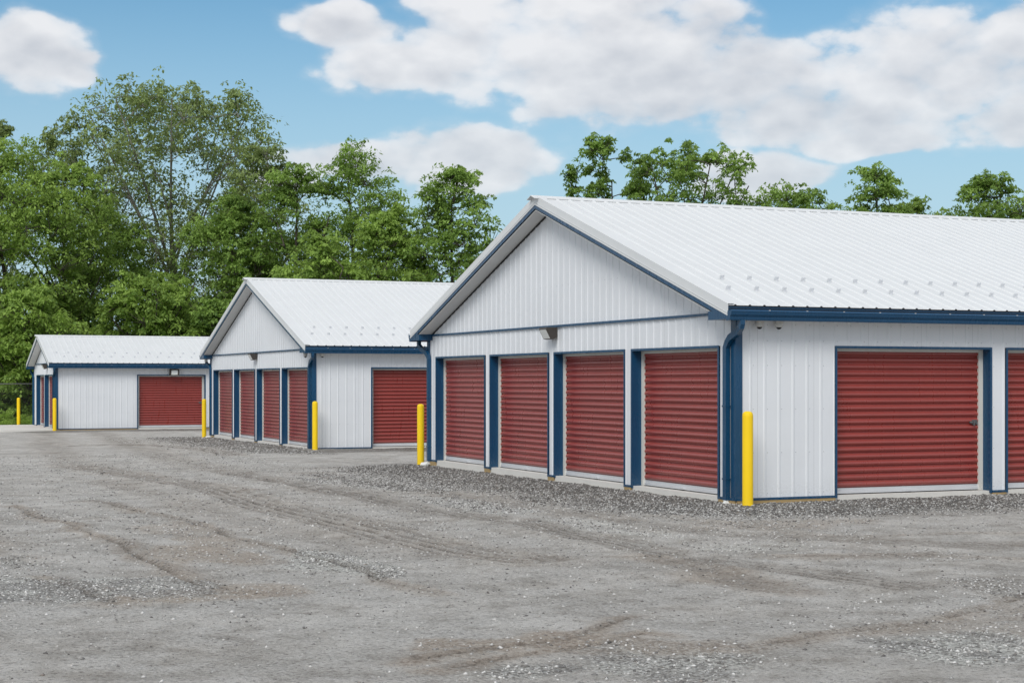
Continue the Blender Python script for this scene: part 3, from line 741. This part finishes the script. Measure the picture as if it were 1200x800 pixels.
        for (a, b) in ((0, 30), (30, 60), (60, 90)):
            r0, z0, r1, z1 = .038*math.cos(math.radians(a)), -.054-.034*math.sin(math.radians(a)), .038*math.cos(math.radians(b)), -.054-.034*math.sin(math.radians(b))
            for q in range(n):
                a0, a1 = q*2*math.pi/n, (q+1)*2*math.pi/n
                mb.add([(r0*math.cos(a0), r0*math.sin(a0), z0), (r1*math.cos(a0), r1*math.sin(a0), z1), (r1*math.cos(a1), r1*math.sin(a1), z1), (r0*math.cos(a1), r0*math.sin(a1), z0)], [(0,1,2,3)])
        mb.build('dome', M['black'], co, None, True)
    return root

GD = [(a, a+2.657) for a in (.425, 3.292, 6.170, 9.066)]
SD = [(1.594+3.0*k, 1.594+3.0*k+DOORW) for k in range(7)]
BLD[0].update(slope=.3333, zr=2.635, Hd=2.10, zb=2.522, gdoors=GD, sdoors=SD, grib=.10, light_y=5.93, sg=((.388, 1.05), (.16, .485)), sgmax=16,
              cams=[(.31, -.10, 2.400), (.62, -.10, 2.400)])
BLD[1].update(slope=.3333, zr=2.70, Hd=2.13, zb=2.59, gdoors=GD, sdoors=SD, grib=.10, light_y=6.03, sg=((.388, 1.25), (.16, .66)), sgmax=12,
              cams=[(-.15, .20, 2.465), (.22, -.12, 2.465), (-.15, 12.25, 2.455)])
BLD[2].update(slope=.305, zr=2.58, Hd=2.12, zb=2.555, gdoors=[(.85, 3.30), (3.52, 6.08)], sdoors=[(3.14+6*k, 3.14+6*k+DOORW) for k in range(3)], grib=.10, light_y=2.5,
              sg=((.16, 1.03), (.388, .50)), sgmax=14, side_lights=[4.60], cams=[])
building(BLD[0], 'large white metal storage building in the right foreground, four red doors across its gable')
building(BLD[1], 'middle white storage building partly hidden behind the foreground one, four red doors on its gable')
building(BLD[2], 'smallest farthest white storage building at the left, narrow gable end seen edge-on')

# concrete pad in front of the far gable
mb = MB(); mb.box(-16.5, -3.21, 45.55, 53.25, -.9, -.262)
tag(mb.build('concrete_pad', M['concrete']), kind='structure')

# ------------------------------------------------------------------ bollards
def bollard_mesh(h=1.30, r=.073):
    mb = MB(); n = 20; pr = [(r*.97, -.25), (r, -.02), (r, h-.06), (r*.985, h-.055), (r*.93, h-.03), (r*.72, h-.012), (r*.4, h-.002), (0.001, h)]
    for (r0, z0), (r1, z1) in zip(pr[:-1], pr[1:]):
        for q in range(n):
            a0, a1 = q*2*math.pi/n, (q+1)*2*math.pi/n
            mb.add([(r0*math.cos(a0), r0*math.sin(a0), z0), (r0*math.cos(a1), r0*math.sin(a1), z0), (r1*math.cos(a1), r1*math.sin(a1), z1), (r1*math.cos(a0), r1*math.sin(a0), z1)], [(0,1,2,3)])
    me = mb.mesh('bollard', M['yellow'], True); return me
BM = bollard_mesh()
for (x, y, lab) in [(-.03, -.35, 'yellow bollard at the near corner of the foreground building, tallest in view'),
                    (-.02, 12.62, 'yellow bollard at the far left corner of the foreground building'),
                    (.31, 21.64, 'yellow bollard at the near corner of the middle building'),
                    (.20, 34.5, 'yellow bollard at the far left corner of the middle building'),
                    (-3.26, 45.42, 'yellow bollard at the near corner of the farthest building'),
                    (-3.75, 53.45, 'yellow bollard standing alone in front of the chain-link fence')]:
    gz = float(ground_base(np.array(x), np.array(y)))+.005
    if y > 53: gz = -.40
    o = link('bollard', BM, None, (x, y, gz)); tag(o, lab, 'bollard', 'yellow bollards at the building corners')

# ------------------------------------------------------------------ chain-link fence
fr = empty('chain_link_fence', (-2.9, 54.6, -.42)); tag(fr, 'black chain-link fence with top rail between the far building and the trees', 'fence')
def tube(mb, a, b, r, n=6):
    a, b = Vector(a), Vector(b); t = (b-a).normalized(); u = t.orthogonal().normalized(); v = t.cross(u)
    mb.add([a+u*r*math.cos(q*2*math.pi/n)+v*r*math.sin(q*2*math.pi/n) for q in range(n)] + [b+u*r*math.cos(q*2*math.pi/n)+v*r*math.sin(q*2*math.pi/n) for q in range(n)],
           [(i, (i+1) % n, (i+1) % n+n, i+n) for i in range(n)]); return mb
FH = 1.92
for k in range(5):
    mb = MB(); tube(mb, (-.05-3.0*k, 0, -.2), (-.05-3.0*k, 0, FH+.04), .045 if k == 0 else .03, 8); mb.build('fence_post', M['post'], fr)
tube(MB(), (-.05, 0, FH), (-12.1, 0, FH), .02).build('top_rail', M['steel'], fr)
tube(MB(), (-.05, 0, .05), (-12.1, 0, .05), .008).build('bottom_wire', M['chain'], fr)
mb = MB(); sp = .075; k = 0
while k*sp < 12.0+FH:
    x0 = -.05-k*sp
    for sg_ in (1, -1):
        if sg_ == 1: a, b = (x0, .0, 0.03), (x0+FH, .0, FH)
        else: a, b = (x0+FH, .004, 0.03), (x0, .004, FH)
        a, b = Vector(a), Vector(b)
        def clipx(p, q):
            if p.x > -.05: p = p + (q-p)*((-.05-p.x)/(q.x-p.x)) if q.x != p.x else p
            if p.x < -12.1: p = p + (q-p)*((-12.1-p.x)/(q.x-p.x))
            return p
        if max(a.x, b.x) < -12.1 or min(a.x, b.x) > -.05: continue
        a2 = clipx(a, b); b2 = clipx(b, a); tube(mb, a2, b2, .0022, 3)
    k += 1
o = mb.build('wire_mesh', M['chain'], fr); o['kind'] = 'stuff'

# ------------------------------------------------------------------ trees
def leaves_np(C, rc, per, L_, W_, tint, droop=.9, flat=.55, jit=.5):
    """leaflets in umbrella-shaped tufts round the centres C"""
    n = len(C)*per
    c = np.repeat(C, per, 0); r = np.repeat(rc, per); tt = np.repeat(tint, per)
    ph = RNG.uniform(0, 2*math.pi, n); q = np.sqrt(RNG.random(n))
    out = np.stack([np.cos(ph), np.sin(ph), np.zeros(n)], -1)
    p = c + out*(q*r)[:, None]; p[:, 2] += r*(flat*(1-q*q)*RNG.uniform(.4, 1.1, n) - .35*q) + RNG.normal(0, .10, n)*r
    a = out + RNG.normal(0, jit, (n, 3)); a[:, 2] -= droop*(.3+q)*RNG.uniform(.3, 1.2, n); a /= np.linalg.norm(a, axis=1)[:, None]
    up = out*(q*1.1)[:, None] + np.stack([RNG.normal(0, .33, n), RNG.normal(0, .33, n), np.full(n, 1.0)], -1)
    b = np.cross(a, up); b /= np.linalg.norm(b, axis=1)[:, None]+1e-9
    l = L_*RNG.uniform(.6, 1.25, n); w_ = W_*RNG.uniform(.7, 1.2, n)
    V = np.stack([p - a*(l*.5)[:, None], p + b*(w_*.5)[:, None] + a*(l*.05)[:, None], p + a*(l*.5)[:, None], p - b*(w_*.5)[:, None] + a*(l*.05)[:, None]], 1)
    t = np.clip(tt + RNG.normal(0, .16, n), 0, 1)
    return V.reshape(-1, 3), np.arange(n*4).reshape(-1, 4), np.repeat(t, 4)
def limb(mb, P, r0, r1, n=5):
    P = [Vector(p) for p in P]
    def ring(k):
        t = (P[min(k+1, len(P)-1)]-P[max(k-1, 0)]).normalized(); u = t.orthogonal().normalized(); v = t.cross(u)
        r = r0 + (r1-r0)*k/(len(P)-1)
        return [P[k]+u*r*math.cos(q*2*math.pi/n)+v*r*math.sin(q*2*math.pi/n) for q in range(n)]
    mb.sweep(P, ring, caps=False)
def bez(a, b, lift, k=6, jit=.0):
    a, b = np.array(a, float), np.array(b, float); d = b-a; ctrl = a + d*.45 + np.array([0, 0, lift]) + RNG.normal(0, jit, 3)
    return [tuple((1-t)**2*a + 2*t*(1-t)*ctrl + t*t*b) for t in np.linspace(0, 1, k)]
def tree(name, loc, H, W, label, style='full', leafm='leaf', barkm='bark', base=.25, lobes=26, clumps=26, per=26, group=None, ls=1.0, rzf=1.0):
    x, y = loc; g = float(ground_base(np.array(x), np.array(y))) - .1
    root = empty(name, (x, y, g)); tag(root, label, 'tree', group or 'trees behind the buildings')
    hb = H*base; R = W/2
    # crown lobes inside an envelope, keeping their distance
    L = []; tries = 0; lr0 = R*(.34 if style == 'full' else .24)
    lobes = int(lobes*(1.45 if style == 'full' else 1.0))
    while len(L) < lobes and tries < 9000:
        tries += 1
        u = RNG.random()**.8; h = hb + (H-hb)*u
        env = (math.sin(math.pi*min(1, (u*.93+.07))**.75))**.55 if style != 'vase' else (.35+.75*u**.7)*(1 if u < .8 else (1-(u-.8)/.2*.55))
        ang = RNG.uniform(0, 2*math.pi); rr = R*env*math.sqrt(RNG.uniform(.05, 1.0))
        lr = lr0*RNG.uniform(.7, 1.25)*(1.0 if u < .85 else .75)
        rr = max(0, min(rr, R*env-lr*.6)); c_ = np.array([rr*math.cos(ang), rr*math.sin(ang), min(h, H-lr*.75)])
        if all(np.linalg.norm((c_-q[0])*[1, 1, 1.2]) > (lr+q[1])*(.44 if style == 'full' else .52) for q in L): L.append((c_, lr))
    top = max(L, key=lambda q: q[0][2]); 
    # trunk
    mb = MB(); tr = .030*H*(.8 if style != 'vase' else .62)/1.6
    lean = RNG.normal(0, .02*H, 2); tp = [(0, 0, -.3)]
    nseg = 7
    for k in range(1, nseg+1):
        t = k/nseg; tp.append((lean[0]*t*t + RNG.normal(0, .06), lean[1]*t*t + RNG.normal(0, .06), H*.86*t))
    limb(mb, tp, tr, tr*.16, 7)
    def trunk_at(z):
        z = max(.2, min(z, H*.85)); t = z/(H*.86); k = min(int(t*nseg), nseg-1); f_ = t*nseg-k
        return np.array(tp[k])*(1-f_) + np.array(tp[k+1])*f_
    CC = []; RC = []; TT = []
    # main limbs rise from the trunk to the outer crown; every lobe hangs on the nearest point of one
    NODES = [(trunk_at(H*t), .5) for t in np.linspace(max(base*.8, .08), .84, 14)]
    nm = 11 if style == 'vase' else 8
    for k in range(nm):
        ang = k*2.4 + RNG.normal(0, .25); t0 = RNG.uniform(base*.75, .5); a0 = trunk_at(H*t0)
        rr = R*RNG.uniform(.45, .8); zt_ = min(H*.93, H*t0 + rr*RNG.uniform(.9, 1.9)*(1.7 if style == 'vase' else 1.0))
        P = bez(a0, (rr*math.cos(ang), rr*math.sin(ang), zt_), -rr*.12 if style != 'vase' else rr*.1, 8, R*.07)
        limb(mb, P, tr*RNG.uniform(.36, .5), .03, 6)
        NODES += [(np.array(q), .4) for q in P[2:]]
    for c_, lr in L:
        best = min(NODES, key=lambda q: np.linalg.norm(c_-q[0]) + max(0, q[0][2]-c_[2]+.15)*3.0)
        P = bez(best[0], c_, .08, 5, .08)
        limb(mb, P, max(.03, tr*.17*(lr/lr0)), .018, 5)
        NODES += [(np.array(q), .3) for q in P[2:]]
        nc = int(clumps*RNG.uniform(.75, 1.2)); lt = RNG.uniform(.25, .72)
        d = RNG.normal(0, 1, (nc, 3)); d[:, 2] = np.abs(d[:, 2])*1.0 - .45; d /= np.linalg.norm(d, axis=1)[:, None]
        P = c_ + d*(lr*RNG.uniform(.35, 1.08, nc))[:, None]*np.array([1.1, 1.1, .95*rzf] if style == 'full' else [.8, .8, 1.5])
        CC.append(P); RC.append(lr*RNG.uniform(.24, .42, nc)); TT.append(np.clip(lt + RNG.normal(0, .12, nc) + .10*d[:, 2], 0, 1))
        for q in P[::4]: limb(mb, bez(c_ - [0, 0, lr*.25], q - [0, 0, .04], .05, 4, .06), .022, .008, 4)
    CC = np.concatenate(CC); RC = np.concatenate(RC); TT = np.concatenate(TT)
    V, F, T = leaves_np(CC, np.maximum(RC, .22), per, .20*ls, .10*ls, TT)
    mb.build('trunk', M[barkm], root, None, True)
    link('crown', np_mesh('crown', V, F, M[leafm], dict(tint=T)), root)
    return root
TR = [ # x, y, H, W, style, leaf, bark, base, lobes, clumps, per, ls, label
 (-3.1,66.5,14.4,8.8,'full','leaf','bark',.10,38,26,26,1.1,'bright green broad tree at the left edge above the fence'),
 (.3,69.4,14.0,7.4,'full','leaf','bark',.12,34,26,26,1.1,'bright green round-topped tree second from the left edge'),
 (-2.6,80.0,17.4,6.6,'vase','leaf_olive','bark_pale',.30,50,18,15,1.2,'airy olive treetop rising behind the tree at the left edge'),
 (3.0,81.3,17.9,6.6,'vase','leaf_olive','bark_pale',.35,44,18,15,1.15,'sparse olive tree with open twiggy top behind the bright left trees'),
 (7.6,77.3,19.5,13.6,'vase','leaf_olive','bark_pale',.22,118,22,14,1.3,'tallest tree, a sparse olive sycamore with pale trunk and limbs'),
 (11.7,71.1,15.8,7.0,'full','leaf_olive','bark_pale',.18,46,22,16,1.15,'olive green tree just right of the tallest sycamore'),
 (8.4,66.0,12.2,6.8,'full','leaf_mid','bark',.12,34,26,26,1.1,'dark trunked mid green tree rising behind the farthest building'),
 (3.4,61.6,7.5,6.4,'full','leaf','bark',.16,30,26,28,1.1,'low bright green tree directly above the farthest roof'),
 (11.6,64.6,13.9,6.4,'full','leaf_mid','bark',.12,30,26,26,1.1,'mid green tree left of the tall middle tree'),
 (15.1,65.3,15.2,7.2,'full','leaf_mid','bark',.14,36,24,24,1.1,'tall green tree with narrow pointed top above the middle roof'),
 (14.4,56.9,10.8,6.2,'full','leaf','bark',.12,30,26,26,1.1,'bushy tree with forked dark limbs above the middle roof'),
 (17.3,55.8,12.8,6.0,'full','leaf_mid','bark',.22,32,24,24,1.1,'open crowned tree against the sky left of the foreground gable'),
 (10.9,56.4,9.4,6.4,'full','leaf','bark',.10,34,26,26,1.1,'full light green tree above the left end of the middle roof'),
 (-2.6,59.8,6.5,5.4,'full','leaf','bark',.06,30,26,26,1.1,'low leafy tree behind the fence at the left edge'),
 (3.6,74.6,12.0,7.6,'full','leaf_mid','bark',.12,34,24,24,1.1,'mid green tree filling the gap below the tall sycamore'),
 (6.3,59.3,6.2,4.0,'full','leaf_mid','bark',.08,24,24,24,1.1,'small dark green tree left of the middle gable'),
 (-7.5,69.0,13.4,9.0,'full','leaf','bark',.10,34,22,24,1.2,'bright tree standing beyond the left edge of the photo'),
 (28.0,59.7,15.2,5.2,'vase','leaf_mid','bark',.45,46,16,22,1.1,'leftmost tree over the foreground ridge, open and spreading'),
 (31.2,56.6,14.4,8.0,'vase','leaf_mid','bark',.45,62,16,22,1.1,'wide tree over the foreground ridge, second from its gable end'),
 (35.2,52.9,12.4,7.5,'full','leaf_mid','bark',.45,28,20,22,1.1,'low crowned tree just showing over the middle of the foreground ridge'),
 (37.6,49.2,13.0,5.0,'full','leaf_mid','bark',.45,24,20,22,1.1,'compact upright tree rising over the foreground ridge, right of the low ones'),
 (40.8,49.9,11.7,6.0,'full','leaf','bark',.45,30,20,22,1.1,'small bright treetop between two taller ones over the foreground ridge'),
 (43.1,46.8,12.6,6.0,'full','leaf_mid','bark',.45,34,20,22,1.1,'rounded tree at the right edge over the foreground ridge'),
 (51.0,47.7,13.2,7.3,'full','leaf_mid','bark',.35,26,18,20,1.2,'tree beyond the right edge of the photo'),
]
for (x, y, H, W, st, lf, bk, ba, lo, cl, pe, ls, lab) in TR:
    tree('broadleaf_tree', (x, y), H, W, lab, st, lf, bk, ba, lo, cl, pe, ls=ls)

# dark undergrowth below and behind the trees, one mass
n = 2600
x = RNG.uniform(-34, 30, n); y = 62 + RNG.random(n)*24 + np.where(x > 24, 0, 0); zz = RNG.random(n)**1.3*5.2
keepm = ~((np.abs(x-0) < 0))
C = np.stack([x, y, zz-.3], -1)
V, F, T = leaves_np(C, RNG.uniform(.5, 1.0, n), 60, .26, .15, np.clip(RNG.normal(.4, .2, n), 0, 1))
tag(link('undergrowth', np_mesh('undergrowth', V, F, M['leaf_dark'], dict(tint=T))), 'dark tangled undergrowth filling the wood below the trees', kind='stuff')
# weeds along the fence
n = 700
x = RNG.uniform(-16, -1.2, n); y = 54.0 + RNG.random(n)**1.5*2.6
C = np.stack([x, y, -.36 + RNG.random(n)*.75*(RNG.random(n))], -1)
V, F, T = leaves_np(C, RNG.uniform(.12, .30, n), 70, .17, .035, np.clip(RNG.normal(.85, .15, n), 0, 1), droop=-.9, flat=.5)
tag(link('weeds', np_mesh('weeds', V, F, M['leaf'], dict(tint=T))), 'bright weeds and grass along the foot of the fence', kind='stuff')
